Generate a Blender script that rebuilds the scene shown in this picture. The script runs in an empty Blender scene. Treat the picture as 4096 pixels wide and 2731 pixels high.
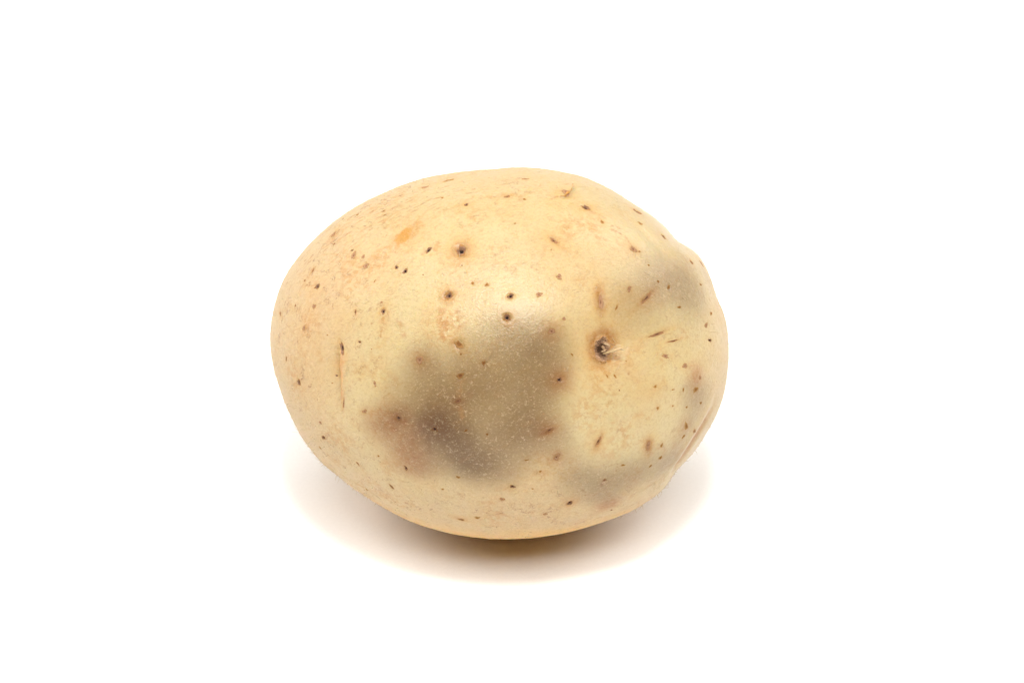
import bpy, math, random
import numpy as np
from mathutils import Vector, Matrix

# ------------------------------------------------------------------ camera, world, lamps, exposure
sc = bpy.context.scene
COL = sc.collection
R = math.radians
PITCH = R(33.0)                       # the camera looks down by this much
DIST = 0.558                          # lens to the middle of the potato
CENTRE = Vector((0, 0, 0.036853))       # middle of the potato above the sheet
LENS = 100.0
FPX = LENS / 36.0 * 4096.0            # focal length in photograph pixels
MID = (1998.0, 1412.0)                # where the middle of the potato shows in the photograph

AX = Vector((1, 0, 0))
AY = Vector((0, math.sin(PITCH), math.cos(PITCH)))
AZ = Vector((0, -math.cos(PITCH), math.sin(PITCH)))
cam_d = bpy.data.cameras.new('camera')
cam = bpy.data.objects.new('camera', cam_d)
COL.objects.link(cam)
cam.matrix_world = Matrix(((AX.x, AY.x, AZ.x, 0), (AX.y, AY.y, AZ.y, 0), (AX.z, AY.z, AZ.z, 0), (0, 0, 0, 1)))
cam.location = CENTRE + AZ * DIST
cam_d.lens = LENS
cam_d.sensor_width = 36.0
cam_d.sensor_fit = 'HORIZONTAL'
cam_d.shift_x = (2048 - MID[0]) / 4096
cam_d.shift_y = (MID[1] - 1365.5) / 4096
cam_d.clip_start = 0.01
cam_d.clip_end = 50
sc.camera = cam

world = bpy.data.worlds.new('World')
sc.world = world
world.use_nodes = True
bg = world.node_tree.nodes['Background']
bg.inputs['Color'].default_value = (1.0, 1.0, 1.0, 1)
bg.inputs['Strength'].default_value = 0.012

def softbox(name, elev, azim, dist, size_x, size_y, watts, colour=(1, 1, 1)):
    """area lamp at an elevation and azimuth round the potato (azimuth 0 = towards the camera), aimed at it"""
    l = bpy.data.lights.new(name, 'AREA')
    l.shape = 'RECTANGLE'
    l.size, l.size_y = size_x, size_y
    l.energy = watts * 0.93
    l.color = colour
    o = bpy.data.objects.new(name, l)
    COL.objects.link(o)
    d = Vector((math.sin(azim) * math.cos(elev), -math.cos(azim) * math.cos(elev), math.sin(elev)))
    o.location = CENTRE + d * dist
    o.rotation_euler = d.to_track_quat('Z', 'Y').to_euler()
    return o

WARM = (1.0, 0.985, 0.965)
softbox('overhead_softbox', R(98), R(0), 1.10, 1.5, 1.2, 6.9, WARM)
softbox('key_softbox', R(53.5), R(5), 0.90, 0.62, 0.24, 6.3, WARM)
softbox('small_softbox', R(65), R(3), 0.75, 0.13, 0.08, 4.3, WARM)
softbox('side_softbox', R(34), R(-109), 1.00, 0.85, 0.65, 9.0, WARM)
softbox('side_softbox', R(34), R(119), 1.00, 0.85, 0.65, 7.4, WARM)

sc.render.engine = 'CYCLES'
sc.view_settings.view_transform = 'Standard'
sc.view_settings.look = 'None'
sc.view_settings.exposure = 0.0
sc.view_settings.gamma = 1.0
sc.cycles.max_bounces = 10
sc.cycles.diffuse_bounces = 6
sc.cycles.use_denoising = True
try:
    sc.cycles.denoiser = 'OPENIMAGEDENOISE'
    sc.cycles.denoising_input_passes = 'RGB_ALBEDO_NORMAL'
    sc.cycles.denoising_prefilter = 'ACCURATE'
except Exception:
    pass

rng = np.random.default_rng(7)
random.seed(7)
PX = DIST / FPX                       # metres per photograph pixel at the potato's middle

# ------------------------------------------------------------------ node helpers
class NT:
    def __init__(self, name):
        self.m = bpy.data.materials.new(name)
        self.m.use_nodes = True
        self.t = self.m.node_tree
        self.n = self.t.nodes
        self.b = self.n['Principled BSDF']
        self.tc = self.n.new('ShaderNodeTexCoord')
        self.obj = self.tc.outputs['Object']
    def link(self, a, b): self.t.links.new(a, b)
    def put(self, sock, v):
        if hasattr(v, 'is_output'): self.link(v, sock)
        else: sock.default_value = v
    def noise(self, scale, detail=3, rough=0.55, vec=None, dist=0.0):
        n = self.n.new('ShaderNodeTexNoise')
        self.link(vec or self.obj, n.inputs['Vector'])
        n.inputs['Scale'].default_value = scale
        n.inputs['Detail'].default_value = detail
        n.inputs['Roughness'].default_value = rough
        n.inputs['Distortion'].default_value = dist
        return n.outputs['Fac']
    def voro(self, scale, feature='F1', vec=None, out='Distance'):
        n = self.n.new('ShaderNodeTexVoronoi')
        n.feature = feature
        self.link(vec or self.obj, n.inputs['Vector'])
        n.inputs['Scale'].default_value = scale
        return n.outputs[out]
    def attr(self, name):
        n = self.n.new('ShaderNodeAttribute')
        n.attribute_name = name
        return n.outputs['Fac']
    def math(self, op, a, b=0.0, c=0.0, clamp=False):
        n = self.n.new('ShaderNodeMath')
        n.operation = op
        n.use_clamp = clamp
        self.put(n.inputs[0], a); self.put(n.inputs[1], b); self.put(n.inputs[2], c)
        return n.outputs[0]
    def rng(self, v, a, b, lo=0.0, hi=1.0):
        n = self.n.new('ShaderNodeMapRange')
        n.interpolation_type = 'SMOOTHSTEP'
        self.put(n.inputs['Value'], v)
        n.inputs['From Min'].default_value = a; n.inputs['From Max'].default_value = b
        n.inputs['To Min'].default_value = lo; n.inputs['To Max'].default_value = hi
        return n.outputs['Result']
    def mix(self, f, a, b, mode='MIX'):
        n = self.n.new('ShaderNodeMix')
        n.data_type = 'RGBA'
        n.blend_type = mode
        n.clamp_factor = True
        self.put(n.inputs['Factor'], f)
        for s, v in ((n.inputs[6], a), (n.inputs[7], b)):
            self.put(s, v if hasattr(v, 'is_output') else (*v, 1))
        return n.outputs[2]
    def bump(self, h, strength, dist, prev=None):
        n = self.n.new('ShaderNodeBump')
        n.inputs['Strength'].default_value = strength
        n.inputs['Distance'].default_value = dist
        self.link(h, n.inputs['Height'])
        if prev is not None: self.link(prev, n.inputs['Normal'])
        return n.outputs['Normal']

# ------------------------------------------------------------------ materials
def skin_material():
    k = NT('potato_skin')
    broad = k.noise(45, 3, 0.5)
    mid = k.noise(190, 4, 0.6)
    fine = k.noise(900, 3, 0.6)
    grain = k.noise(3200, 2, 0.7)
    corky = k.attr('corky')            # drier, thicker, duller skin
    col = k.mix(k.rng(broad, 0.35, 0.68), (0.488, 0.390, 0.206), (0.470, 0.346, 0.172))
    col = k.mix(k.math('MULTIPLY', k.rng(corky, 0.0, 1.0), 0.85), col, (0.474, 0.336, 0.180))
    # honey-coloured clouds
    col = k.mix(k.math('MULTIPLY', k.rng(k.noise(75, 5, 0.65), 0.50, 0.72), 0.26), col, (0.46, 0.30, 0.100))
    # ochre mottling, finely broken, gathered in clouds
    mo = k.math('MULTIPLY', k.rng(mid, 0.44, 0.62), k.rng(fine, 0.40, 0.60))
    mo = k.math('MULTIPLY', mo, k.math('MAXIMUM', k.attr('ochre'), k.math('MULTIPLY', k.rng(k.noise(58, 3, 0.5), 0.42, 0.64), 0.6)))
    col = k.mix(k.math('MULTIPLY', mo, 0.80), col, (0.40, 0.195, 0.045))
    # underside painted honey to warm the light it bounces into the shadow
    col = k.mix(k.math('MULTIPLY', k.attr('honey_bounce'), 0.9), col, (0.62, 0.335, 0.060))
    # bruises seen through the skin
    wob = k.math('MULTIPLY', k.math('SUBTRACT', k.noise(130, 4, 0.55), 0.5), 0.30)
    br = k.attr('bruise')
    brn = k.math('MULTIPLY', k.math('SUBTRACT', k.math('ADD', br, k.math('MULTIPLY', wob, k.rng(br, 0.02, 0.4))), 0.04), 1.22, 0.0, True)
    col = k.mix(k.math('MULTIPLY', brn, 0.92), col, (0.178, 0.106, 0.043))
    dk = k.math('MULTIPLY', k.rng(k.math('ADD', k.attr('core'), k.math('MULTIPLY', wob, k.attr('core'))), 0.0, 1.0), 0.92)
    col = k.mix(dk, col, (0.100, 0.050, 0.016))
    rd = k.attr('red')
    col = k.mix(k.math('MULTIPLY', rd, k.math('ADD', 0.45, k.math('MULTIPLY', fine, 0.9)), 0.0, True), col, k.mix(1.0, col, (0.76, 0.45, 0.27), 'MULTIPLY'))
    # rusty rings round the pores
    ha = k.attr('halo')
    tint = k.mix(k.rng(ha, 0.35, 0.90), (0.97, 0.74, 0.44), (0.72, 0.42, 0.19))
    col = k.mix(k.math('MULTIPLY', ha, k.math('ADD', 0.35, k.math('MULTIPLY', fine, 1.25)), 0.0, True), col, k.mix(1.0, col, tint, 'MULTIPLY'))
    st = k.attr('stain')
    col = k.mix(k.math('MULTIPLY', st, k.math('ADD', 0.62, k.math('MULTIPLY', grain, 0.5))), col, (0.43, 0.205, 0.026))
    # net of fine brown cracks, mostly on the corky skin
    wv = k.n.new('ShaderNodeVectorMath'); wv.operation = 'ADD'
    nz = k.n.new('ShaderNodeTexNoise'); nz.inputs['Scale'].default_value = 320; nz.inputs['Detail'].default_value = 3
    k.link(k.obj, nz.inputs['Vector'])
    sv = k.n.new('ShaderNodeVectorMath'); sv.operation = 'SCALE'; sv.inputs['Scale'].default_value = 0.006
    k.link(nz.outputs['Color'], sv.inputs[0])
    k.link(k.obj, wv.inputs[0]); k.link(sv.outputs[0], wv.inputs[1])
    rid = k.math('ABSOLUTE', k.math('SUBTRACT', k.noise(210, 4, 0.6, wv.outputs[0]), 0.5))
    line = k.rng(rid, 0.0, 0.022, 1.0, 0.0)
    msk = k.math('MULTIPLY', k.rng(k.noise(600, 2, 0.5), 0.50, 0.62), k.rng(k.noise(60, 2, 0.5), 0.36, 0.56))
    lin = k.math('MULTIPLY', k.math('MULTIPLY', line, msk), k.math('ADD', 0.28, k.math('MULTIPLY', corky, 0.62)))
    col = k.mix(lin, col, (0.22, 0.105, 0.042))
    # short brown strokes, drawn out along the skin of the upper left
    ax = k.n.new('ShaderNodeVectorMath'); ax.operation = 'DOT_PRODUCT'
    sd_ = (AX * math.cos(R(32)) + AY * math.sin(R(32)))
    k.link(k.obj, ax.inputs[0]); ax.inputs[1].default_value = sd_
    sc_ = k.n.new('ShaderNodeVectorMath'); sc_.operation = 'SCALE'; sc_.inputs[0].default_value = sd_ * -0.80
    k.link(ax.outputs['Value'], sc_.inputs['Scale'])
    sm_ = k.n.new('ShaderNodeVectorMath'); sm_.operation = 'ADD'
    k.link(k.obj, sm_.inputs[0]); k.link(sc_.outputs[0], sm_.inputs[1])
    stk = k.math('MULTIPLY', k.rng(k.noise(1150, 2, 0.6, sm_.outputs[0], 0.5), 0.575, 0.66), k.rng(k.noise(260, 2, 0.5), 0.38, 0.56))
    stk = k.math('MULTIPLY', stk, k.math('ADD', 0.10, k.math('MULTIPLY', k.attr('streak'), 0.72)))
    col = k.mix(stk, col, (0.33, 0.155, 0.048))
    cr = k.attr('crack')
    col = k.mix(k.math('MULTIPLY', cr, k.rng(fine, 0.38, 0.58)), col, (0.36, 0.170, 0.050))
    # tiny specks
    sp = k.math('MULTIPLY', k.rng(k.voro(420), 0.05, 0.13, 1.0, 0.0), k.rng(k.noise(500, 1), 0.56, 0.66))
    col = k.mix(k.math('MULTIPLY', sp, 0.6), col, (0.33, 0.165, 0.060))
    # pale flaking and the mealy grain of the skin
    fz = k.math('MULTIPLY', k.rng(k.noise(1500, 3, 0.7, None, 0.6), 0.54, 0.70), k.math('ADD', 0.10, k.math('MULTIPLY', k.math('MAXIMUM', corky, brn), 0.24)))
    col = k.mix(fz, col, (0.60, 0.46, 0.28))
    fl = k.math('MULTIPLY', k.rng(grain, 0.55, 0.76), k.math('ADD', 0.10, k.math('MULTIPLY', k.math('MAXIMUM', corky, brn), 0.22)))
    col = k.mix(fl, col, (0.62, 0.48, 0.30))
    gd = k.rng(k.noise(1900, 3, 0.75), 0.30, 0.56, 0.0, 1.0)
    col = k.mix(0.34, col, k.mix(1.0, col, k.mix(gd, (0.72, 0.64, 0.54), (1.06, 1.06, 1.06)), 'MULTIPLY'))
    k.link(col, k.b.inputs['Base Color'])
    k.link(k.math('ADD', 0.27, k.math('ADD', k.math('MULTIPLY', fine, 0.14), k.math('MULTIPLY', corky, 0.32))), k.b.inputs['Roughness'])
    k.b.inputs['Specular IOR Level'].default_value = 0.38
    k.b.inputs['Subsurface Weight'].default_value = 0.55
    k.b.inputs['Subsurface Radius'].default_value = (1.0, 0.42, 0.13)
    k.b.inputs['Subsurface Scale'].default_value = 0.0018
    k.b.inputs['Sheen Weight'].default_value = 0.06
    k.b.inputs['Sheen Roughness'].default_value = 0.45
    k.b.inputs['Sheen Tint'].default_value = (1.0, 0.80, 0.66, 1)
    n1 = k.bump(fine, 0.35, 0.00028)
    n2 = k.bump(k.noise(1700, 2, 0.6), 0.42, 0.00018, k.bump(grain, 0.45, 0.00012, n1))
    n3 = k.bump(k.noise(6500, 1), 0.35, 0.00005, n2)
    k.link(n3, k.b.inputs['Normal'])
    return k.m

def plug_material(name, core, ring, edge, core_at=0.32, mixed=0.35):
    k = NT(name)
    rho = k.attr('rho')
    f = k.noise(1500, 3, 0.6)
    g = k.noise(3600, 2, 0.6)
    rr = k.math('ADD', rho, k.math('MULTIPLY', k.math('SUBTRACT', f, 0.5), 0.55))
    col = k.mix(k.rng(rr, core_at, core_at + 0.26), core, ring)
    col = k.mix(k.math('MULTIPLY', k.rng(g, 0.52, 0.68), mixed), col, core)
    col = k.mix(k.rng(rr, 0.62, 0.95), col, edge)
    col = k.mix(k.math('MULTIPLY', k.attr('bruise'), 1.25, 0.0, True), col, k.mix(1.0, col, (0.50, 0.44, 0.38), 'MULTIPLY'))
    k.link(col, k.b.inputs['Base Color'])
    k.b.inputs['Roughness'].default_value = 0.75
    k.b.inputs['Specular IOR Level'].default_value = 0.2
    k.link(k.bump(g, 0.6, 0.0001), k.b.inputs['Normal'])
    return k.m

def plain_material(name, a, b, scale, rough=0.7, sss=0.0):
    k = NT(name)
    k.link(k.mix(k.rng(k.noise(scale, 3), 0.35, 0.65), a, b), k.b.inputs['Base Color'])
    k.b.inputs['Roughness'].default_value = rough
    k.b.inputs['Specular IOR Level'].default_value = 0.25
    if sss:
        k.b.inputs['Subsurface Weight'].default_value = sss
        k.b.inputs['Subsurface Scale'].default_value = 0.0008
    return k.m

M_SKIN = skin_material()
M_PLUG = {
    'pit': plug_material('dark_pit', (0.024, 0.013, 0.009), (0.240, 0.128, 0.072), (0.350, 0.165, 0.042), 0.22, 0.32),
    'scab': plug_material('corky_scab', (0.190, 0.085, 0.040), (0.345, 0.192, 0.098), (0.390, 0.215, 0.078), 0.10, 0.50),
    'rust_spot': plug_material('rusty_spot', (0.240, 0.104, 0.028), (0.350, 0.180, 0.056), (0.440, 0.300, 0.130), 0.30, 0.30),
    'crack': plug_material('dry_crack', (0.085, 0.036, 0.018), (0.300, 0.150, 0.066), (0.390, 0.220, 0.085), 0.16, 0.45),
}
M_FIBRE = plain_material('straw_fibre', (0.38, 0.255, 0.120), (0.48, 0.35, 0.19), 900)
M_INNER = plain_material('stem_splinter', (0.25, 0.150, 0.075), (0.36, 0.24, 0.13), 900)
def flake_material():
    k = NT('dry_skin_flake')
    c = k.mix(k.rng(k.noise(300, 3), 0.35, 0.65), (0.50, 0.385, 0.215), (0.56, 0.45, 0.28))
    k.link(k.mix(k.math('MULTIPLY', k.attr('bruise'), 1.5, 0.0, True), c, (0.25, 0.172, 0.090)), k.b.inputs['Base Color'])
    k.b.inputs['Roughness'].default_value = 0.7
    k.b.inputs['Specular IOR Level'].default_value = 0.25
    return k.m
M_FLAKE = flake_material()
M_PEEL = plain_material('torn_peel', (0.50, 0.215, 0.03), (0.54, 0.27, 0.06), 1200, 0.5, 0.2)
M_SCAR = plug_material('stem_cork', (0.170, 0.092, 0.048), (0.360, 0.222, 0.132), (0.350, 0.190, 0.070), 0.30, 0.40)

# ------------------------------------------------------------------ setting: white seamless paper
def make_backdrop():
    k = NT('white_paper')
    k.link(k.mix(k.rng(k.noise(1400, 3), 0.3, 0.7), (0.87, 0.865, 0.86), (0.89, 0.887, 0.882)), k.b.inputs['Base Color'])
    k.b.inputs['Roughness'].default_value = 0.85
    k.b.inputs['Specular IOR Level'].default_value = 0.15
    k.link(k.bump(k.noise(2200, 3), 0.25, 0.00008), k.b.inputs['Normal'])
    prof = [(-1.6, 0.0), (-0.8, 0.0), (0.0, 0.0), (0.8, 0.0), (1.2, 0.0)]
    for i in range(1, 13):
        a = R(90) * i / 12
        prof.append((1.2 + 0.5 * math.sin(a), 0.5 - 0.5 * math.cos(a)))
    prof.append((1.7, 1.4))
    xs = np.linspace(-1.8, 1.8, 9)
    v = [(x, y, z) for (y, z) in prof for x in xs]
    n = len(xs)
    f = [(i * n + j, i * n + j + 1, (i + 1) * n + j + 1, (i + 1) * n + j) for i in range(len(prof) - 1) for j in range(n - 1)]
    me = bpy.data.meshes.new('backdrop')
    me.from_pydata(v, [], f)
    me.polygons.foreach_set('use_smooth', [True] * len(f))
    me.materials.append(k.m)
    o = bpy.data.objects.new('backdrop', me)
    o['kind'] = 'structure'
    o['label'] = 'seamless white paper the potato lies on, curving up behind it'
    COL.objects.link(o)
make_backdrop()

# ------------------------------------------------------------------ the potato's form
# outline as measured on the photograph (4096 x 2731 pixels)
OUT = np.array([(1700,713),(1647,730),(1570,757),(1509,783),(1455,808),(1417,829),(1379,854),(1333,887),(1295,920),(1253,959),
 (1199,1019),(1165,1064),(1142,1103),(1123,1147),(1105,1200),(1096,1238),(1090,1263),(1084,1313),(1081,1366),(1084,1416),
 (1096,1485),(1115,1546),(1130,1592),(1153,1646),(1180,1701),(1208,1752),(1245,1802),(1268,1832),(1310,1873),(1356,1910),
 (1398,1944),(1452,1981),(1509,2017),(1586,2058),(1662,2092),(1761,2123),(1853,2142),(1918,2150),(1987,2154),(2044,2154),
 (2113,2151),(2197,2142),(2274,2128),(2350,2108),(2407,2090),(2484,2062),(2549,2033),(2595,2004),(2648,1962),(2675,1927),
 (2696,1895),(2727,1862),(2763,1824),(2794,1784),(2824,1738),(2847,1701),(2870,1653),(2886,1613),(2897,1575),(2907,1523),
 (2913,1470),(2916,1424),(2914,1355),(2907,1300),(2894,1246),(2866,1183),(2844,1114),(2824,1069),(2809,1042),(2782,1007),
 (2752,984),(2719,965),(2702,950),(2668,912),(2625,873),(2580,841),(2522,806),(2465,770),(2419,745),(2350,714),(2293,696),
 (2236,684),(2178,675),(2102,670),(2044,671),(1968,676),(1884,683),(1792,694)], float)
NB = 720
ou, ov = OUT[:, 0] - MID[0], MID[1] - OUT[:, 1]
oth, ora = np.arctan2(ov, ou), np.hypot(ou, ov)
o_ = np.argsort(oth)
TH = (np.arange(NB) + 0.5) / NB * 2 * np.pi - np.pi
TARGET = np.interp(TH, oth[o_], ora[o_], period=2 * np.pi)
def smooth(a, w):
    kx = np.arange(-3 * w, 3 * w + 1)
    kk = np.exp(-0.5 * (kx / w) ** 2); kk /= kk.sum()
    return np.convolve(np.concatenate([a[-3 * w:], a, a[:3 * w]]), kk, 'valid')
TARGET = smooth(TARGET, 3)

def cube_sphere(n):
    """unit directions of a welded cube-sphere and its quads"""
    t = np.tan(np.linspace(-1, 1, n + 1) * np.pi / 4)
    a, b = np.meshgrid(t, t, indexing='ij')
    one = np.ones_like(a)
    faces = [(one, a, b), (-one, b, a), (b, one, a), (a, -one, b), (a, b, one), (b, a, -one)]
    P = np.concatenate([np.stack(f, -1).reshape(-1, 3) for f in faces])
    idx = np.arange((n + 1) ** 2).reshape(n + 1, n + 1)
    q = np.stack([idx[:-1, :-1], idx[1:, :-1], idx[1:, 1:], idx[:-1, 1:]], -1).reshape(-1, 4)
    Q = np.concatenate([q + i * (n + 1) ** 2 for i in range(6)])
    key = np.round(P * 1e6).astype(np.int64)
    key = (key[:, 0] * 4000037 + key[:, 1]) * 4000037 + key[:, 2]
    _, first, inv = np.unique(key, return_index=True, return_inverse=True)
    P = P[first]; Q = inv.reshape(-1)[Q]
    P /= np.linalg.norm(P, axis=1, keepdims=True)
    return P, Q

# smooth 3-D noise made of random waves (for lumps and wobbles)
WAVES = [(rng.normal(size=3), rng.uniform(0, 6.28)) for _ in range(60)]
def lumps(P, freq, n0, n1):
    s = np.zeros(len(P))
    for (kv, ph) in WAVES[n0:n1]:
        s += np.sin(P @ (kv * freq) + ph)
    return s / math.sqrt(n1 - n0)

EA, EB, ED = 0.0450, 0.0366, 0.0385
R_EL = 1.0 / np.sqrt((np.cos(TH) / EA) ** 2 + (np.sin(TH) / EB) ** 2)
RES = np.zeros(NB)                     # correction of the ellipse, by angle

def form(d):
    """direction -> point of the bare body, in the potato's own axes (x along it, z towards its bruised face)"""
    s = np.hypot(d[:, 0], d[:, 1])
    th = np.arctan2(d[:, 1] * EB, d[:, 0] * EA)
    # a slightly squarish section: fuller towards the front and the back
    zz = np.sign(d[:, 2]) * np.abs(d[:, 2]) ** 0.96
    fl = 1 + 0.030 * (s * s * d[:, 2] ** 2) * 4
    P = np.stack([d[:, 0] * EA * fl, d[:, 1] * EB * fl, zz * ED], -1)
    r = np.interp(th, TH, RES, period=2 * np.pi)
    rs = np.interp(th, TH, smooth(RES, 40), period=2 * np.pi)
    w = s ** 3
    w2 = s ** 4
    k = (rs * w + (r - rs) * w2)
    P[:, 0] += np.cos(th) * k
    P[:, 1] += np.sin(th) * k
    ln = lumps(d, 2.3, 0, 20) * 0.00042 + lumps(d, 5.0, 20, 45) * 0.00016
    P += d * ln[:, None]
    return P

def project(P):
    """own axes -> photograph pixels"""
    k = FPX / (DIST - P[:, 2])
    return np.stack([MID[0] + P[:, 0] * k, MID[1] - P[:, 1] * k], -1)

dc, _ = cube_sphere(220)
dc = dc[np.abs(dc[:, 2]) < 0.45]
for it in range(9):
    pr = project(form(dc))
    u, v = pr[:, 0] - MID[0], MID[1] - pr[:, 1]
    b = ((np.arctan2(v, u) + np.pi) / (2 * np.pi) * NB).astype(int) % NB // 3
    g3 = np.zeros(NB // 3)
    np.maximum.at(g3, b, np.hypot(u, v))
    got = smooth(np.interp(TH, TH[1::3], g3, period=2 * np.pi), 4)
    RES += smooth(TARGET - got, 3) * PX * 0.6
print('OUTLINE misfit px:', np.abs(TARGET - got).max(), np.round((TARGET - got)[::20], 1))

N = 340
D, Q = cube_sphere(N)
P = form(D)

def normals(P, Q):
    fn = np.cross(P[Q[:, 2]] - P[Q[:, 0]], P[Q[:, 3]] - P[Q[:, 1]])
    nv = np.zeros_like(P)
    for c in range(4):
        for ax in range(3):
            nv[:, ax] += np.bincount(Q[:, c], fn[:, ax], len(P))
    nv /= np.linalg.norm(nv, axis=1, keepdims=True) + 1e-20
    return nv
NV = normals(P, Q)
if (NV * P).sum(1).mean() < 0:
    Q = Q[:, ::-1].copy(); NV = -NV

PR = project(P)
FRONT = NV[:, 2] * 1.0 + 0.0 > -0.02
cand = np.where(FRONT)[0]
PRc = PR[cand]
def spot(x, y):
    """photograph pixel -> point and normal on the body"""
    d2 = (PRc[:, 0] - x) ** 2 + (PRc[:, 1] - y) ** 2
    i = np.argpartition(d2, 5)[:5]
    w = 1 / (d2[i] + 0.5); w /= w.sum()
    c = cand[i]
    n = (NV[c] * w[:, None]).sum(0)
    return (P[c] * w[:, None]).sum(0), n / np.linalg.norm(n)

def frame(n, ang):
    """in-surface axes; ang measured on the photograph, anticlockwise from right"""
    t = np.array([math.cos(ang), math.sin(ang), 0.0])
    # lift the picture direction on to the tangent plane, along the line of sight
    nz = max(n[2], 0.30)
    t[2] = -(t[0] * n[0] + t[1] * n[1]) / nz
    k = min(np.linalg.norm(t), 2.2)      # foreshortening along t
    t -= n * (t @ n)
    t /= np.linalg.norm(t)
    s = np.cross(n, t)
    q = np.array([-math.sin(ang), math.cos(ang), 0.0])
    q[2] = -(q[0] * n[0] + q[1] * n[1]) / nz
    k2 = min(np.linalg.norm(q), 2.2)
    return t, s, k, k2

ATT = {k: np.zeros(len(P)) for k in ('bruise', 'core', 'red', 'halo', 'stain', 'crack', 'corky', 'ochre', 'honey_bounce', 'streak')}
DISP = np.zeros(len(P))
def over(a, v):                        # soft union
    ATT[a] = 1 - (1 - ATT[a]) * (1 - np.clip(v, 0, 1))

WOB = lumps(P, 260.0, 0, 20) * 0.12 + lumps(P, 700.0, 20, 40) * 0.07
WOBL = lumps(P, 95.0, 10, 36) * 0.30
WOBF = lumps(P, 2200.0, 0, 24) * 0.15 + lumps(P, 4500.0, 24, 50) * 0.10
def blob(x, y, rx, ry=None, ang=0.0):
    """normalised squared distance from a spot on the skin, with a wandering edge"""
    c, n = spot(x, y)
    t, s, k, k2 = frame(n, R(ang))
    ry = ry or rx
    d = P - c
    a = (d @ t) / (rx * PX); b = (d @ s) / (ry * PX); h = (d @ n) / (max(rx, ry) * PX)
    return a * a + b * b + h * h

# big soft bruises: x, y, radius, strength
for (x, y, r, a) in [(2110,1432,115,.58),(2200,1430,80,.42),(2150,1370,80,.30),(2030,1390,75,.30),(1985,1500,90,.30),(2190,1540,80,.40),(2060,1530,80,.25),
                     (1890,1420,70,.30),(1910,1530,90,.34),(1698,1440,65,.36),(1671,1550,95,.46),(1760,1580,95,.46),(1830,1640,90,.40),
                     (1747,1690,90,.60),(1823,1785,90,.56),(1888,1865,85,.58),(1955,1845,80,.44),(1996,1690,110,.40),(2080,1765,95,.48),(2160,1700,80,.40),
                     (2010,1900,70,.28),(1590,1690,85,.44),(1508,1700,60,.26),(1640,1810,85,.40),(1720,1860,70,.32),(2215,1760,60,.25),(2110,1620,85,.30),
                     (1930,1620,130,.26),(1840,1530,110,.22),(2010,1790,110,.22),(2090,1660,110,.20),(2630,1160,170,.22),(2560,1210,110,.14),(2490,1200,90,.14),(2719,1120,95,.32),(2790,1170,90,.28),(2743,1215,85,.26),(2650,1150,75,.24),(2610,1180,60,.16),(2640,1060,85,.22),(2740,1050,70,.22),(2570,1110,60,.14),(2830,1110,50,.25),
                     (2337,1906,72,.42),(2407,1939,78,.48),(2490,1902,78,.44),(2594,1872,74,.40),(2670,1850,62,.34),(2751,1562,45,.24),(2793,1574,55,.40),(2789,1628,60,.28),
                     (2262,1844,70,.28),(2739,1719,60,.26),(2440,1990,70,.24),(2690,1830,60,.22),(2840,1560,50,.16),(2250,1940,60,.16)]:
    q = blob(x, y, r)
    over('bruise', a * np.exp(-0.80 * np.maximum(q * (1 + WOB + 0.5 * WOBL), 0.0) ** 1.05))
ATT['bruise'] = np.clip(ATT['bruise'] * (1 + 0.26 * WOBL + 0.40 * WOB) * (1.10 + 0.02 * np.exp(-blob(2720, 1130, 200, 150, 0))), 0, 1)
for (x, y, r, a) in [(1741,1706,60,.82),(1741,1700,110,.20),(1800,1740,75,.34),(1885,1862,90,.42),(1830,1800,85,.34),(1700,1600,90,.14),(2120,1440,80,.14),(1593,1672,32,.32),(2719,1125,60,.10)]:
    over('core', a * np.exp(-0.8 * blob(x, y, r) * (1 + WOB + 0.6 * WOBL)))
for (x, y, r, a) in [(1640,1815,78,.68),(1660,1865,50,.45),(1590,1690,68,.60),(1510,1705,58,.40),(1660,1740,60,.35),(1747,1690,60,.30),(1470,1670,35,.22),
                     (2205,1330,40,.50),(2239,1521,52,.72),(2239,1521,24,.45),(1678,1440,36,.48),(2180,1712,48,.50),(2197,1724,26,.4),(2786,1506,36,.80),(2430,2018,44,.85),
                     (2744,1705,28,.35),(1832,1605,26,.40),(2587,1191,45,.25),(2227,1829,26,.35),(2720,1870,60,.15),(2028,1300,40,.20),(2280,2008,28,.25)]:
    over('red', a * np.exp(-0.8 * blob(x, y, r) * (1 + WOB + WOBF * .6)))
# tan and honey clouds
for (x, y, rx, ry, ang, a) in [(2424,1375,66,62,0,.60),(2410,1480,50,60,0,.26),(2440,1300,120,120,0,.15),(2392,1175,28,62,-6,.40),(2480,1190,90,60,20,.22),(2330,1400,60,110,0,.14),(2550,1310,90,60,0,.12),
                          (1845,1010,75,65,0,.32),(1796,1183,60,52,0,.38),(2215,968,80,65,0,.24),(1480,1060,120,90,30,.22),(1266,1150,80,70,0,.16),
                          (2600,1775,34,50,5,.42),(2385,1775,36,46,30,.42),(2549,850,60,35,-35,.28),(2345,840,80,40,-10,.26),(2534,1000,50,60,0,.26),
                          (2262,780,60,35,15,.30),(2680,1390,110,70,10,.18),(2622,1550,70,60,0,.18),(1220,1310,70,90,0,.18),(1210,1540,90,80,0,.14),
                          (1630,950,90,60,40,.22),(1720,1280,50,90,5,.22),(1540,1290,25,90,5,.22),(1790,1290,22,70,5,.25),(1370,1260,60,80,0,.12),
                          (1845,2070,45,20,-10,.3),(2280,2008,40,34,0,.22),(1335,950,36,24,40,.25),(2350,880,120,60,0,.14),(1330,1480,60,90,0,.10)]:
    over('halo', min(a * 1.35, .52) * np.exp(-0.9 * blob(x, y, rx, ry, ang) * (1 + WOB * 1.2 + WOBF * .5)))
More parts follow.
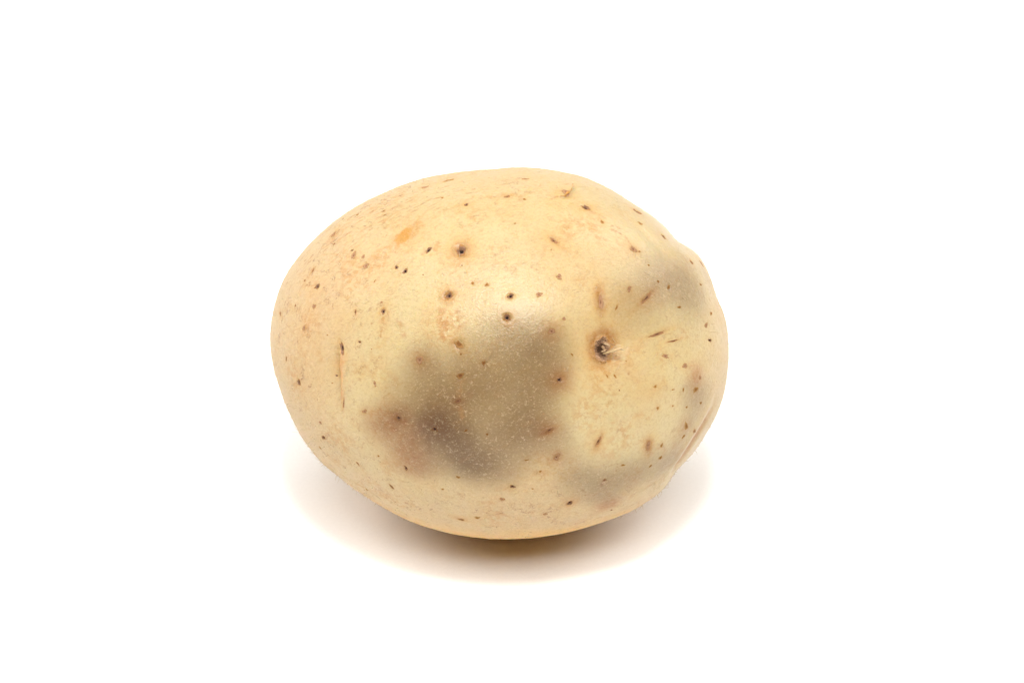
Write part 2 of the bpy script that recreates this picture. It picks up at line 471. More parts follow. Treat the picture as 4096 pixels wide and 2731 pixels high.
# clouds of broken ochre speckle
for (x, y, rx, ry, ang, a) in [(1860,960,170,110,0,.9),(2330,900,140,90,-15,.85),(1700,1080,120,60,0,.6),(1920,880,120,50,5,.6),(1780,1290,80,110,0,.75),
                          (1570,960,110,60,40,.6),(2430,1530,75,90,0,.7),(1470,1080,150,100,30,.75),(1240,1340,90,150,0,.6),(1210,1560,80,110,0,.55),
                          (1640,880,200,60,25,.5),(2030,780,160,50,5,.6),(1950,1110,90,60,0,.5),(2050,1560,120,40,8,.4),(2640,1380,150,60,15,.4),(1350,1850,140,60,-45,.4)]:
    over('ochre', a * np.exp(-0.9 * blob(x, y, rx, ry, ang) * (1 + WOB * 1.2)))
q = blob(1616, 946, 46, 25, 56)
over('stain', np.clip(1.25 - np.maximum(q * (1 + WOBF * 1.4 + WOB), 0) ** 1.6, 0, 1) ** 0.7)
over('stain', .30 * np.exp(-blob(1640, 948, 50, 42, 40) * (1 + WOBF)))

# where the skin is dry and corky: the ends, the top edge and the underside
pu, pv = (PR[:, 0] - MID[0]) / 917.0, (MID[1] - PR[:, 1]) / 742.0
ck = np.exp(-((P[:, 0] + 0.040) / 0.012) ** 2) + 0.9 * np.exp(-((P[:, 1] + 0.034) / 0.010) ** 2) + 0.7 * np.exp(-((P[:, 1] - 0.036) / 0.007) ** 2) \
   + 0.55 * np.exp(-((P[:, 0] - 0.045) / 0.006) ** 2) + 0.25 * (P[:, 2] < 0)
ck += 0.9 * np.exp(-1.0 * blob(1450, 850, 330, 130, 35))
ATT['corky'] = np.clip(ck + WOB * 0.5, 0, 1)
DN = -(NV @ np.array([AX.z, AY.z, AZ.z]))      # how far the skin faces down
ATT['honey_bounce'] = np.clip((DN + 0.35 * WOB - 0.56) / 0.35, 0, 1)  # painted bounce warmth, only where the skin faces the paper
ATT['streak'] = np.clip(1.0 * np.exp(-0.9 * blob(1480, 860, 330, 120, 33)) + 0.8 * np.exp(-0.9 * blob(1180, 1080, 160, 90, 52)) + 0.6 * np.exp(-0.9 * blob(1900, 760, 300, 80, 5))
                        + 0.45 * np.exp(-0.9 * blob(1380, 1920, 250, 70, -35)) + WOB * 0.4, 0, 1)

# --- dips, ridges and creases of the form
def dip(x, y, rx, ry, ang, mm, power=1.0):
    global DISP
    DISP -= mm * 0.001 * np.exp(-np.maximum(blob(x, y, rx, ry, ang), 0) ** power)
dip(2425, 1395, 170, 150, 0, 1.65)
dip(2560, 1640, 150, 110, 20, -0.35)
dip(2700, 1420, 120, 60, 15, 0.35)
dip(2660, 1250, 110, 70, 10, -0.25)               # hollow round the stem scar
dip(2425, 1395, 62, 66, 0, 0.55)
dip(2520, 1350, 170, 60, 18, 0.50)               # faint fold to the right of it
dip(1300, 1500, 90, 190, 8, 0.55)                # shallow hollow beside the brow on the left
dip(2230, 1200, 120, 200, 100, -0.25)
dip(2060, 1270, 260, 110, 0, -0.45)              # the shoulder that catches the light
dip(2000, 1600, 300, 120, 0, 0.25)
dip(2600, 950, 120, 40, -45, 0.35)

def polyline(pts, step=4.0):
    out = []
    for (x0, y0), (x1, y1) in zip(pts[:-1], pts[1:]):
        m = max(2, int(math.hypot(x1 - x0, y1 - y0) / step))
        for i in range(m):
            out.append((x0 + (x1 - x0) * i / m, y0 + (y1 - y0) * i / m))
    out.append(pts[-1])
    return out
def along(pts):
    """signed distance (metres, + on the right of the run) to a line on the skin, place along it 0..1, and the near vertices"""
    pl = polyline(pts)
    C3 = np.array([spot(x, y)[0] for x, y in pl])
    N3 = np.array([spot(x, y)[1] for x, y in pl])
    near = np.where(np.linalg.norm(P - C3.mean(0), axis=1) < np.linalg.norm(C3 - C3.mean(0), axis=1).max() + 0.006)[0]
    best = np.full(len(near), 1e9); bi = np.zeros(len(near), int)
    for i, c in enumerate(C3):
        d2 = ((P[near] - c) ** 2).sum(1)
        m = d2 < best
        best[m] = d2[m]; bi[m] = i
    T3 = np.gradient(C3, axis=0)
    S3 = np.cross(T3, N3); S3 /= np.linalg.norm(S3, axis=1, keepdims=True)
    sd = ((P[near] - C3[bi]) * S3[bi]).sum(1)
    dist = np.sqrt(best)
    return near, np.where(sd >= 0, dist, -dist), bi / (len(C3) - 1), dist

# brow on the left: the skin on its right stands over a hollow on its left (run goes downwards; + is the left of the picture)
near, sd, tt, dist = along([(1352,1375),(1360,1420),(1363,1470),(1365,1540),(1363,1600),(1368,1660)])
env = np.clip(np.minimum(tt / 0.25, (1 - tt) / 0.35), 0, 1) ** 0.8
env2 = env * (dist < 0.006)
DISP[near] += np.where(sd > 0, -0.00130 * np.exp(-sd / 0.0016), 0.00055 * np.exp(-(-sd / 0.0010) ** 2)) * env2
cr = np.zeros(len(P)); cr[near] = 0.75 * np.exp(-(np.maximum(sd, -sd * 0.4) / 0.00022) ** 2) * np.clip(env2 * 1.5, 0, 1); over('red', cr * 0.7)
cr = np.zeros(len(P)); cr[near] = 0.85 * np.where(sd > 0, np.exp(-(sd / 0.0015) ** 2), 0) * np.exp(-((tt - 0.30) / 0.22) ** 2); over('stain', cr)
BROW = (near, sd, tt, env2)
# long crease near the right-hand end
near, sd, tt, dist = along([(2868,1560),(2850,1630),(2815,1695),(2778,1755),(2740,1815),(2705,1862),(2690,1895)])
env = np.clip(np.minimum(tt / 0.35, (1 - tt) / 0.12), 0, 1) * (dist < 0.008)
DISP[near] += (-0.00042 * np.exp(-((sd + 0.0002) / 0.0013) ** 2) + 0.00022 * np.exp(-((sd - 0.0024) / 0.0013) ** 2)) * env
cr = np.zeros(len(P)); cr[near] = 0.85 * np.exp(-((sd + 0.0004) / 0.0011) ** 2) * env * np.clip(tt * 2.2, 0, 1); over('red', cr)
# fine wandering cracks drawn on the skin
for pts, w, a in [([(2468,1520),(2440,1600)],3,.0), ([(2442,915),(2490,930),(2510,955),(2520,975)],4,.6), ([(2440,905),(2460,902),(2476,912)],5,.8),
                  ([(2450,922),(2470,925),(2482,935)],5,.8), ([(2192,803),(2225,790),(2258,783),(2285,765),(2295,745),(2280,735),(2262,740),(2240,742)],5,.7),
                  ([(1728,925),(1748,905),(1766,897)],5,.5), ([(1885,872),(1915,862),(1945,868)],6,.45), ([(1960,790),(2010,780),(2080,770),(2150,765)],4,.35),
                  ([(1545,980),(1560,990),(1590,1000)],3,.0), ([(1690,1020),(1715,1000)],4,.5), ([(1530,1260),(1532,1300),(1524,1355)],6,.75),
                  ([(1598,1290),(1612,1310),(1616,1345)],9,.5), ([(1766,1230),(1780,1300),(1773,1365)],11,.55), ([(1830,1245),(1832,1310)],9,.6), ([(1485,1400),(1487,1450)],5,.3), ([(1840,1520),(1838,1600),(1850,1680)],12,.3),
                  ([(1440,930),(1480,905),(1510,900)],4,.4), ([(1500,860),(1560,840),(1620,820)],4,.4), ([(1570,800),(1650,775),(1740,750)],4,.4),
                  ([(1450,950),(1475,925),(1500,905)],3,.4), ([(2790,1030),(2812,1058)],7,.8), ([(1310,985),(1335,955),(1350,930)],5,.4)]:
    if a <= 0: continue
    near, sd, tt, dist = along(pts)
    wv = (w * PX) * (1 + 0.6 * WOBF[near] * 3)
    cr = np.zeros(len(P)); cr[near] = a * np.exp(-(dist / np.maximum(np.abs(wv), 1e-5)) ** 2); over('crack', cr)

# --- pores, scabs and rust spots: x, y, half length, half width, angle on the photograph, kind, depth mm, halo
SPOTS = [
 (1534,845,9,4,30,'crack',.12,.3),(1540,861,7,3,30,'rust_spot',.05,.1),(1431,861,7,4,35,'rust_spot',.08,.2),(1373,878,6,2.5,35,'crack',.05,.1),
 (1335,940,13,7,40,'scab',.08,.3),(1337,977,8,4,50,'crack',.08,.2),(1409,1002,6,5,60,'pit',.15,.2),(1415,1023,16,9,65,'scab',.08,.5),
 (1454,1028,10,6,70,'scab',.08,.2),(1464,1065,13,10,70,'scab',.12,.4),(1586,1070,9,7,80,'pit',.18,.3),(1621,1086,12,9,50,'pit',.22,.3),
 (1251,1082,12,5,65,'crack',.1,.2),(1218,1122,6,3,60,'crack',.05,.1),(1266,1145,11,10,0,'pit',.25,.3),(1253,1225,11,7,75,'scab',.1,.2),
 (1180,1223,7,3,70,'crack',.05,.1),(1499,1126,8,2.5,60,'rust_spot',.04,.1),(1526,1210,6,5,0,'scab',.06,.1),(1533,1246,11,8,60,'pit',.2,.5),
 (1715,1002,15,8,50,'pit',.25,.4),(1845,1003,23,20,20,'pit',.45,.8),(1865,820,10,6,10,'pit',.15,.4),(2029,785,15,7,8,'crack',.18,.4),
 (2098,798,8,5,0,'rust_spot',.05,.3),(2263,774,15,11,10,'scab',.15,.4),(2345,829,17,9,-5,'pit',.35,.4),(2215,963,17,11,-40,'crack',.22,.4),
 (2205,1000,5,3,60,'rust_spot',.05,.1),(1891,1134,8,7,0,'rust_spot',.08,.4),(1948,1140,9,8,0,'rust_spot',.08,.4),(1796,1183,15,13,20,'pit',.4,.9),
 (2042,1187,14,11,10,'pit',.35,.6),(2155,1181,13,10,0,'scab',.12,.3),(2236,1109,12,11,0,'scab',.12,.3),(1769,793,6,3,10,'rust_spot',.04,.2),
 (1796,722,26,5,15,'rust_spot',.05,.3),(2100,716,15,4,0,'scab',.05,.2),(1700,751,13,5,20,'scab',.06,.2),
 (2549,845,18,8,-35,'pit',.3,.5),(2409,889,10,6,-20,'rust_spot',.08,.4),(2562,892,10,5,-20,'rust_spot',.03,.1),
 (2656,946,15,5,-48,'pit',.28,.4),(2534,996,15,11,-60,'scab',.15,.5),(2558,1006,6,4,0,'rust_spot',.04,.2),(2767,1049,13,6,-55,'crack',.2,.3),
 (2806,1055,16,5,-55,'crack',.15,.6),(2518,1155,13,8,80,'scab',.1,.5),(2675,1149,10,6,70,'rust_spot',.08,.2),(2587,1191,36,11,46,'crack',.12,.5),
 (2405,1206,32,12,97,'scab',.2,.7),(2470,1229,12,5,70,'rust_spot',.05,.3),(2717,1229,8,6,0,'rust_spot',.05,.2),(2595,1061,5,4,0,'rust_spot',.03,.1),
 (2633,1126,6,6,0,'rust_spot',.03,.2),(2803,1139,5,4,0,'rust_spot',.03,.1),
 (1121,1255,10,5,105,'crack',.08,.2),(1214,1311,14,6,75,'scab',.1,.3),(1421,1248,11,6,95,'crack',.12,.3),(1366,1393,26,8,103,'pit',.4,.4),
 (1438,1368,6,5.5,0,'pit',.1,.3),(1486,1397,3,3,0,'rust_spot',.03,.1),(1146,1435,10,4,82,'crack',.1,.2),(1335,1506,4.5,4.5,0,'pit',.08,.1),
 (1318,1535,4,3,0,'rust_spot',.04,.1),(1195,1529,15,6,104,'pit',.22,.2),(1499,1535,11,6,100,'scab',.08,.2),(1374,1612,24,3.6,86,'crack',.15,.1),
 (1457,1646,10,9,30,'scab',.12,.3),(1593,1672,14,8,-30,'pit',.18,.5),(1280,1691,7,4,-60,'scab',.05,.1),(1293,1751,10,6,-60,'pit',.15,.2),
 (1280,1791,10,3,-60,'rust_spot',.04,.1),
 (2028,1273,15,14,0,'pit',.4,.9),(1836,1378,20,17,-40,'rust_spot',.25,.7),(1843,1416,6,4,80,'rust_spot',.05,.2),(1935,1452,10,9,0,'rust_spot',.1,.3),
 (1840,1504,17,13,25,'rust_spot',.15,.3),(2205,1326,16,14,0,'scab',.08,.2),(2239,1521,12,9,20,'pit',.22,.3),(1832,1605,13,11,0,'scab',.08,.2),
 (1738,1718,12,9,-40,'pit',.25,.2),(2197,1724,20,10,26,'crack',.25,.5),(2255,1276,9,7,0,'scab',.04,.1),(2293,1420,9,4,-45,'rust_spot',.05,.1),
 (1864,1722,8,4,20,'rust_spot',.04,.1),(1949,1737,6,5,0,'rust_spot',.04,.1),(2227,1829,17,12,50,'scab',.2,.4),(1678,1440,17,14,0,'scab',.06,.2),
 (2637,1336,34,8,21,'crack',.15,.4),(2698,1364,23,5,15,'crack',.16,.3),(2669,1426,15,8,-20,'scab',.1,.3),(2826,1301,10,6,60,'scab',.06,.2),
 (2842,1361,8,7,0,'pit',.15,.3),(2844,1255,8,4,60,'rust_spot',.03,.1),(2744,1464,11,10,0,'scab',.12,.3),(2801,1512,8,6,-40,'scab',.06,.1),
 (2782,1558,13,9,40,'rust_spot',.05,.3),(2622,1546,7,7,0,'rust_spot',.06,.3),(2629,1632,7,7,0,'rust_spot',.05,.2),(2690,1623,4,4,0,'rust_spot',.03,.1),
 (2746,1628,5,5,0,'rust_spot',.04,.1),(2692,1558,7,3,0,'rust_spot',.03,.1),(2733,1558,9,4,80,'rust_spot',.05,.1),(2438,1508,9,4,-60,'rust_spot',.06,.2),
 (2469,1508,9,5,-52,'rust_spot',.08,.2),(2517,1447,4,3,0,'rust_spot',.03,.1),(2482,1564,3,3,0,'pit',.04,.0),(2803,1611,6,5,0,'rust_spot',.04,.1),
 (2394,1766,22,9,62,'crack',.28,.6),(2593,1783,22,10,97,'scab',.22,.7),(2744,1703,14,8,110,'rust_spot',.05,.2),(2775,1722,9,6,60,'scab',.1,.2),
 (2733,1745,10,4,50,'rust_spot',.04,.1),(2641,1829,11,5,55,'rust_spot',.05,.2),(2645,1780,9,6,30,'rust_spot',.03,.2),
 (1431,1855,10,4,-55,'crack',.08,.1),(1624,1874,10,6,-70,'pit',.18,.2),(1566,1947,13,6,-50,'crack',.14,.2),(1513,1824,5,4,0,'rust_spot',.03,.1),
 (1467,1958,8,3,-45,'rust_spot',.03,.1),(2050,1947,11,7,-20,'pit',.18,.3),(2008,1996,11,7,-15,'scab',.08,.2),(1845,2077,15,6,-14,'crack',.1,.4),
 (1909,2068,12,5,-10,'rust_spot',.04,.2),(2280,2012,12,8,40,'pit',.22,.4),(2181,2055,9,6,10,'scab',.06,.2),(1832,1908,9,5,-15,'rust_spot',.04,.2),
 (1771,1956,7,4,-30,'rust_spot',.04,.1),(2106,1841,10,3,8,'rust_spot',.03,.1),(2161,1885,7,5,0,'rust_spot',.04,.1),(2130,1954,6,3,0,'rust_spot',.03,.1),
 (2418,1919,10,5,20,'scab',.06,.2),(2445,2038,5,4,30,'pit',.08,.1),(2601,1863,7,4,20,'rust_spot',.04,.1),(2491,1859,9,4,10,'rust_spot',.04,.2),
 (1693,1100,3,3,0,'rust_spot',.02,.0),(1848,1063,3,3,0,'pit',.03,.0),(1305,1340,4,3,0,'rust_spot',.03,.1),(2060,895,6,3,20,'rust_spot',.03,.1),
]
PLUGS = []
for (x, y, a, b, ang, kind, depth, halo) in SPOTS:
    if kind == 'crack' and b > 3:
        b *= 0.72; halo = min(halo + 0.15, 0.7)
    c, n = spot(x, y)
    t, s, k, k2 = frame(n, R(ang))
    A, B = a * PX * k, b * PX * min(k2, 2.0)
    d = P - c
    near = np.where((d * d).sum(1) < (max(A, B) * 4.5 + 0.0006) ** 2)[0]
    da, db = (d[near] @ t) / A, (d[near] @ s) / B
    q = da * da + db * db
    DISP[near] += depth * 0.00075 * (-1.25 * np.exp(-q * 1.0) + 0.15 * np.exp(-((np.sqrt(q) - 1.6) / 0.6) ** 2))
    h = np.zeros(len(P)); h[near] = np.minimum(halo * 1.15, 0.80) * np.exp(-q * (0.24 + 0.08 * WOBF[near])); over('halo', h)
    if kind == 'pit':                   # the hole itself
        DISP[near] -= 0.40 * min(A, B) * np.exp(-q * 5.0)
    PLUGS.append((c, n, t, s, A, B, kind, near))

over('halo', .62 * np.exp(-np.maximum(blob(2424, 1378, 72, 64, 80) * (1 + WOB * 1.3 + WOBF * .8), 0) ** 2.2))
# the stem scar: a crater
SC_, SN_ = spot(2423, 1397)
st_, ss_, k_, k2_ = frame(SN_, R(83))
SA, SB = 45 * PX, 34 * PX
d = P - SC_
near_s = np.where((d * d).sum(1) < 0.007 ** 2)[0]
sa, sb = (d[near_s] @ st_) / SA, (d[near_s] @ ss_) / SB
rs_ = np.sqrt(sa * sa + sb * sb)
DISP[near_s] += -0.00050 * np.exp(-np.maximum(rs_ / 0.72, 0) ** 4) + 0.00028 * np.exp(-((rs_ - 1.10) / 0.22) ** 2) * (1 + WOBF[near_s] * 2)
h = np.zeros(len(P)); h[near_s] = 0.45 * np.exp(-(rs_ / 1.9) ** 4) * (1 + WOBF[near_s] * 1.5); over('halo', h)

# torn peel at the top: skin lifted along a short curved tear
near, sd, tt, dist = along([(2225,790),(2258,785),(2280,770),(2294,748),(2290,732)])
DISP[near] += np.where(sd > 0, -0.00035, 0.00025) * np.exp(-(dist / 0.0008) ** 2) * np.clip(np.minimum(tt, 1 - tt) * 5, 0, 1)

# fine unevenness of the skin
FINE = lumps(P, 130.0, 20, 50) * 0.000065 + lumps(P, 420.0, 0, 25) * 0.00003 + lumps(P, 1000.0, 25, 55) * 0.000014
P2 = P + NV * (DISP + FINE)[:, None]
NV2 = normals(P2, Q)

# own axes -> world; the lowest point touches the paper
ROT = np.array([[AX.x, AY.x, AZ.x], [AX.y, AY.y, AZ.y], [AX.z, AY.z, AZ.z]])
W = P2 @ ROT.T
# the side it lies on is a little flattened
fz = W[:, 2].min() + 0.0012
e_ = 0.0010
W[:, 2] = fz + 0.5 * ((W[:, 2] - fz) + np.sqrt((W[:, 2] - fz) ** 2 + e_ ** 2)) + 0.02 * np.minimum(W[:, 2] - fz, 0)
P2 = W @ ROT
low = W[:, 2].min()
NV2 = normals(P2, Q)
print('POTATO lowest point (should be -CENTRE.z):', low)

root = bpy.data.objects.new('potato', None)
COL.objects.link(root)
root.location = (0, 0, 0)
root.empty_display_size = 0.02
root['label'] = 'oval yellow potato with grey-brown bruises and dark pits lying on white paper'
root['category'] = 'potato'
BASE = np.array([0, 0, -low])          # potato's middle above its base

def own(Pn):                           # own axes -> coordinates under the root
    return Pn @ ROT.T + BASE

def mesh_np(name, V, F, mat, attrs=None, parent=root, smooth_=True):
    me = bpy.data.meshes.new(name)
    nf, k = F.shape
    me.vertices.add(len(V)); me.loops.add(nf * k); me.polygons.add(nf)
    me.vertices.foreach_set('co', np.ascontiguousarray(V, np.float32).ravel())
    me.loops.foreach_set('vertex_index', np.ascontiguousarray(F, np.int32).ravel())
    me.polygons.foreach_set('loop_start', np.arange(nf, dtype=np.int32) * k)
    me.polygons.foreach_set('use_smooth', np.full(nf, smooth_))
    for an, av in (attrs or {}).items():
        at = me.attributes.new(an, 'FLOAT', 'POINT')
        at.data.foreach_set('value', np.ascontiguousarray(av, np.float32))
    me.update(calc_edges=True)
    me.validate()
    me.materials.append(mat)
    o = bpy.data.objects.new(name, me)
    COL.objects.link(o)
    o.parent = parent
    return o

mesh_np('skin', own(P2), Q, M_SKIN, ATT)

# ------------------------------------------------------------------ pores, scabs, rust spots as pieces sitting in the skin
def surface(near, c, t, s, n, ua, ub):
    """height of the finished skin over the tangent plane at c, for in-plane offsets"""
    L = P2[near] - c
    la, lb, lh = L @ t, L @ s, L @ n
    keep = lh > -0.006
    la, lb, lh = la[keep], lb[keep], lh[keep]
    d2 = (ua[:, None] - la[None]) ** 2 + (ub[:, None] - lb[None]) ** 2
    m = min(4, d2.shape[1])
    i = np.argpartition(d2, m - 1, axis=1)[:, :m]
    w = 1 / (np.take_along_axis(d2, i, 1) + 1e-9)
    return (lh[i] * w).sum(1) / w.sum(1)

def plug(c, n, t, s, A, B, kind, near):
    big = max(A, B) > 0.0004
    nr, ns = (6, 22) if big else (4, 14)
    ph = rng.uniform(0, 6.28, 4)
    phi = np.arange(ns) / ns * 2 * np.pi
    edge = 1 + 0.15 * np.sin(2 * phi + ph[0]) + 0.16 * np.sin(3 * phi + ph[1]) + 0.11 * np.sin(5 * phi + ph[2]) + rng.normal(0, 0.10, ns)
    ua, ub, rho, lift = [0.0], [0.0], [0.0], [0.0]
    for r in range(1, nr + 1):
        f = r / nr
        j = rng.normal(0, 0.03, ns)
        ua += list(A * (f + j * (r < nr)) * np.cos(phi) * (1 + (edge - 1) * f))
        ub += list(B * (f + j * (r < nr)) * np.sin(phi) * (1 + (edge - 1) * f))
        rho += [f] * ns
        z = 0.14 * min(A, B) * math.exp(-((f - 0.66) / 0.2) ** 2)
        lift += list(z * (1 + rng.normal(0, 0.5, ns)) if r < nr else np.full(ns, -0.16 * min(A, B) - 0.00002))
    ua, ub, rho, lift = map(np.array, (ua, ub, rho, lift))
    h = surface(near, c, t, s, n, ua, ub) + lift + 0.000035 * (rho < 1)
    V = c + ua[:, None] * t + ub[:, None] * s + h[:, None] * n
    F = []
    for jx in range(ns):
        F.append((0, 1 + jx, 1 + (jx + 1) % ns, 1 + (jx + 1) % ns))
    tri = [(0, 1 + j, 1 + (j + 1) % ns) for j in range(ns)]
    quad = [(1 + (r - 1) * ns + j, 1 + r * ns + j, 1 + r * ns + (j + 1) % ns, 1 + (r - 1) * ns + (j + 1) % ns) for r in range(1, nr) for j in range(ns)]
    if ((V[tri[0][1]] - V[0]) @ np.cross(n, V[tri[0][2]] - V[0])) > 0:
        tri = [f[::-1] for f in tri]; quad = [f[::-1] for f in quad]
    me = bpy.data.meshes.new(kind)
    me.from_pydata([tuple(v) for v in own(V)], [], tri + quad)
    at = me.attributes.new('rho', 'FLOAT', 'POINT')
    at.data.foreach_set('value', rho.astype(np.float32))
    me.attributes.new('bruise', 'FLOAT', 'POINT').data.foreach_set('value', np.full(len(V), ATT['bruise'][near].mean() if len(near) else 0, np.float32))
    me.polygons.foreach_set('use_smooth', [True] * len(me.polygons))
    me.materials.append(M_PLUG[kind])
    o = bpy.data.objects.new(kind, me)
    COL.objects.link(o)
    o.parent = root
for p_ in PLUGS:
    plug(*p_)

# ------------------------------------------------------------------ stem scar with its broken straw fibres
def stem_scar():
    nr, ns = 14, 56
    phi = np.arange(ns) / ns * 2 * np.pi
    edge = 1 + 0.05 * np.sin(2 * phi + 1) + 0.05 * np.sin(5 * phi + 2) + 0.04 * np.sin(9 * phi) + rng.normal(0, 0.03, ns)
    ua, ub, rho, lift = [0.0], [0.0], [0.0], [0.0003]
    for r in range(1, nr + 1):
        f = r / nr
        rr = f * 1.16 * (1 + (edge - 1) * f)
        ua += list(SA * rr * np.cos(phi)); ub += list(SB * rr * np.sin(phi)); rho += [f] * ns
        amp = 0.00022 if f < 0.9 else 0.00004
        if f < 0.62: amp = 0.00034
        lift += list(np.abs(rng.normal(0, amp, ns)) + (0.00016 * math.exp(-((f - 0.78) / 0.14) ** 2)) if r < nr else np.full(ns, -0.0001))
    ua, ub, rho, lift = map(np.array, (ua, ub, rho, lift))
    h = surface(near_s, SC_, st_, ss_, SN_, ua, ub) + lift + 0.00004 * (rho < 1)
    V = SC_ + ua[:, None] * st_ + ub[:, None] * ss_ + h[:, None] * SN_
    fc = [(0, 1 + (j + 1) % ns, 1 + j)[::-1] for j in range(ns)]
    fc += [(1 + (r - 1) * ns + j, 1 + r * ns + j, 1 + r * ns + (j + 1) % ns, 1 + (r - 1) * ns + (j + 1) % ns) for r in range(1, nr) for j in range(ns)]
    me = bpy.data.meshes.new('stem_scar')
    me.from_pydata([tuple(v) for v in own(V)], [], fc)
    me.attributes.new('rho', 'FLOAT', 'POINT').data.foreach_set('value', rho.astype(np.float32))
    me.materials.append(M_SCAR)
    o = bpy.data.objects.new('stem_scar', me)
    COL.objects.link(o); o.parent = root
    return o
scar = stem_scar()

def fibre(pts, radii, flat=0.6, mat=None):
    """a tapering straw through photograph points with a height (mm) above the crater's rim plane"""
    C3 = []
    for (x, y, mm) in pts:
        z = SN_ * mm * 0.001
        # picture offset laid into the rim plane
        dx, dy = (x - 2423) * PX, -(y - 1397) * PX
        v = np.array([dx, dy, 0.0]); v[2] = -(v @ SN_) / SN_[2]
        C3.append(SC_ + v + z)
    C3 = np.array(C3)
    m = len(C3); ns = 7
    T = np.gradient(C3, axis=0); T /= np.linalg.norm(T, axis=1, keepdims=True)
    V, F = [], []
    for i in range(m):
        a = np.cross(T[i], SN_); a /= np.linalg.norm(a)
        b = np.cross(a, T[i])
        for j in range(ns):
            q = 2 * math.pi * j / ns
            r = radii[i] * PX * (1 + rng.normal(0, 0.10))
            V.append(C3[i] + a * math.cos(q) * r + b * math.sin(q) * r * flat)
    for i in range(m - 1):
        for j in range(ns):
            F.append((i * ns + j, i * ns + (j + 1) % ns, (i + 1) * ns + (j + 1) % ns, (i + 1) * ns + j))
    F.append(tuple(range(ns))[::-1]); F.append(tuple((m - 1) * ns + j for j in range(ns)))
    me = bpy.data.meshes.new('fibre')
    me.from_pydata([tuple(v) for v in own(np.array(V))], [], F)
    me.polygons.foreach_set('use_smooth', [True] * len(F))
    me.materials.append(mat or M_FIBRE)
    o = bpy.data.objects.new('fibre', me)
    COL.objects.link(o); o.parent = scar
for pts, rad in [
    ([(2418,1414,-0.7),(2434,1408,-.1),(2452,1402,.35),(2470,1395,.7),(2485,1398,.95)], [3,4.5,5.5,4.5,2.0]),
    ([(2440,1409,.0),(2456,1401,.5),(2468,1396,.9),(2476,1393,1.1)], [2,3.5,3,1.6]),
    ([(2440,1404,-.1),(2448,1392,.35),(2458,1383,.75),(2470,1380,1.0)], [2,2.2,1.8,1.1]),
    ([(2436,1374,-.2),(2446,1380,.25),(2456,1383,.6)], [1.4,1.4,1.0]),
    ([(2417,1372,-.35),(2426,1377,-.1),(2434,1383,.0),(2440,1388,.05)], [5,5,4,2.5]),
    ([(2410,1406,-.5),(2418,1403,-.25),(2425,1401,-.15)], [3,4,3]),
    ([(2416,1385,-1.0),(2423,1395,-.8),(2428,1404,-.7)], [4,5,3]),
    ([(2452,1378,.4),(2455,1372,.7),(2453,1368,.8)], [1.2,1.0,.7])]:
    fibre(pts, rad, 0.6, M_FIBRE if rad[0] < 5 and pts[0][2] > -0.8 and len(pts) != 3 or pts[0][2] > 0 else M_INNER)

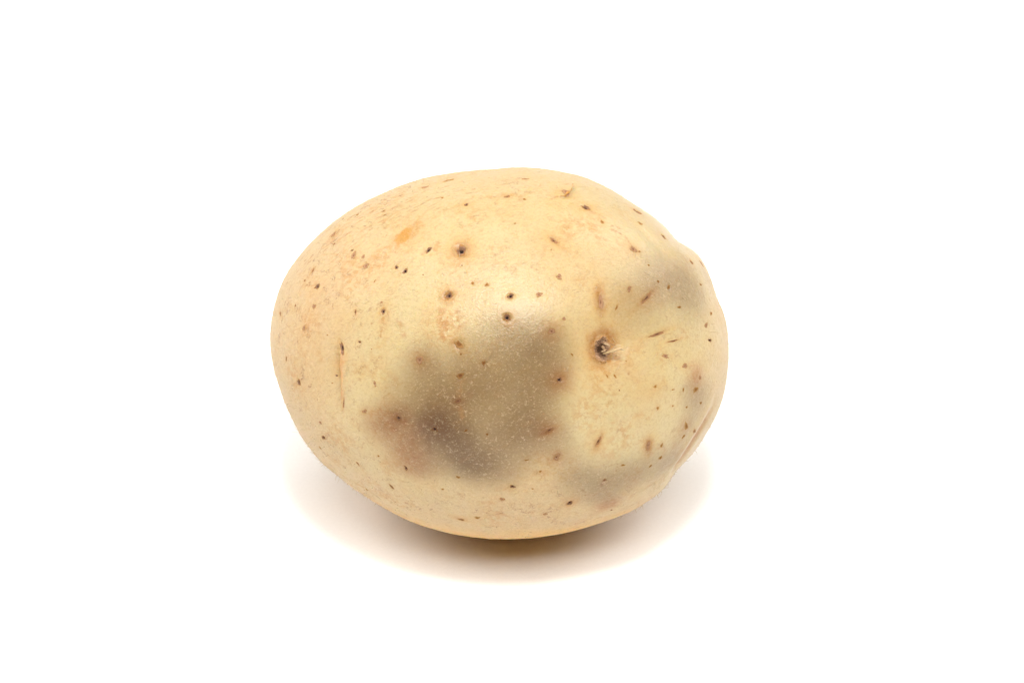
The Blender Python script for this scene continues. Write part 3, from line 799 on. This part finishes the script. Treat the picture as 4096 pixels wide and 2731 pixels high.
# ------------------------------------------------------------------ torn peel at the top
def peel():
    pl = polyline([(2232,788),(2258,786),(2278,774),(2291,756),(2294,738)], 6)
    V, F = [], []
    m = len(pl)
    for i, (x, y) in enumerate(pl):
        c, n = spot(x, y)
        c2, _ = spot(x + (1 if i == 0 else 0), y + 1)
        w = math.sin(math.pi * (i + 0.3) / (m - 0.4 + 0.6)) ** 0.8
        x1, y1 = pl[min(i + 1, m - 1)]; x0, y0 = pl[max(i - 1, 0)]
        tx, ty = x1 - x0, y1 - y0
        L = math.hypot(tx, ty)
        inn, _n = spot(x + ty / L * 14 * w + 0.01, y - tx / L * 14 * w * 0.6)
        for f, hgt in ((0, 0.00002), (0.35, 0.00022), (0.7, 0.00020), (1.0, 0.00001)):
            V.append(c + (inn - c) * f + n * hgt * (0.4 + w) * (1 + rng.normal(0, .1)))
        V.append(c + (inn - c) * 0.6 - n * 0.0003)
    for i in range(m - 1):
        for j in range(5):
            a, b = i * 5 + j, i * 5 + (j + 1) % 5
            F.append((a, b, b + 5, a + 5))
    F.append((0, 1, 2, 3, 4)); F.append(tuple((m - 1) * 5 + j for j in range(5))[::-1])
    me = bpy.data.meshes.new('torn_peel')
    me.from_pydata([tuple(v) for v in own(np.array(V))], [], F)
    me.polygons.foreach_set('use_smooth', [True] * len(F))
    me.materials.append(M_PEEL)
    o = bpy.data.objects.new('torn_peel', me)
    COL.objects.link(o); o.parent = root
    o['label'] = 'orange curl of torn skin near the top edge'
peel()

# ------------------------------------------------------------------ thousands of tiny flakes of dry skin
def flakes(count):
    i = rng.choice(len(P2), count, replace=False)
    dens = (0.22 + 0.60 * np.maximum(ATT['corky'][i], 0.22 * ATT['bruise'][i])) * (1 - 0.7 * ATT['honey_bounce'][i])
    i = i[rng.uniform(size=count) < dens]
    n = NV2[i]; c = P2[i]
    t = np.cross(n, rng.normal(size=(len(i), 3))); t /= np.linalg.norm(t, axis=1, keepdims=True)
    s = np.cross(n, t)
    L = rng.gamma(3.0, 0.00017, len(i))[:, None]
    w = rng.uniform(0.000016, 0.000045, len(i))[:, None]
    L = L * (1 - 0.45 * ATT['bruise'][i][:, None])
    up = rng.uniform(0.05, 0.55, len(i))[:, None] ** 1.3
    stand = rng.uniform(size=(len(i), 1)) < 0.16
    up = np.where(stand, rng.uniform(0.8, 1.6, (len(i), 1)), up)
    bend = rng.normal(0, 0.5, len(i))[:, None]
    st = []
    for f in (0.0, 0.5, 1.0):
        p = c + t * L * f + s * bend * L * f * f + n * (up * L * f * (1.25 - 0.45 * f) + 0.00002)
        taper = (1.0, 0.85, 0.25)[int(f * 2)]
        st += [p - s * w * taper, p + s * w * taper, p + n * w * 0.8 * taper]
    V = np.stack(st, 1).reshape(-1, 3)
    base = np.arange(len(i))[:, None] * 9
    F = []
    for k in (0, 3):
        for (a, b) in ((0, 1), (1, 2), (2, 0)):
            F.append(np.concatenate([base + k + a, base + k + b, base + k + 3 + b, base + k + 3 + a], 1))
    o = mesh_np('skin_flakes', own(V), np.concatenate(F), M_FLAKE, {'bruise': np.repeat(ATT['bruise'][i], 9)})
    o['kind'] = 'stuff'
flakes(26000)
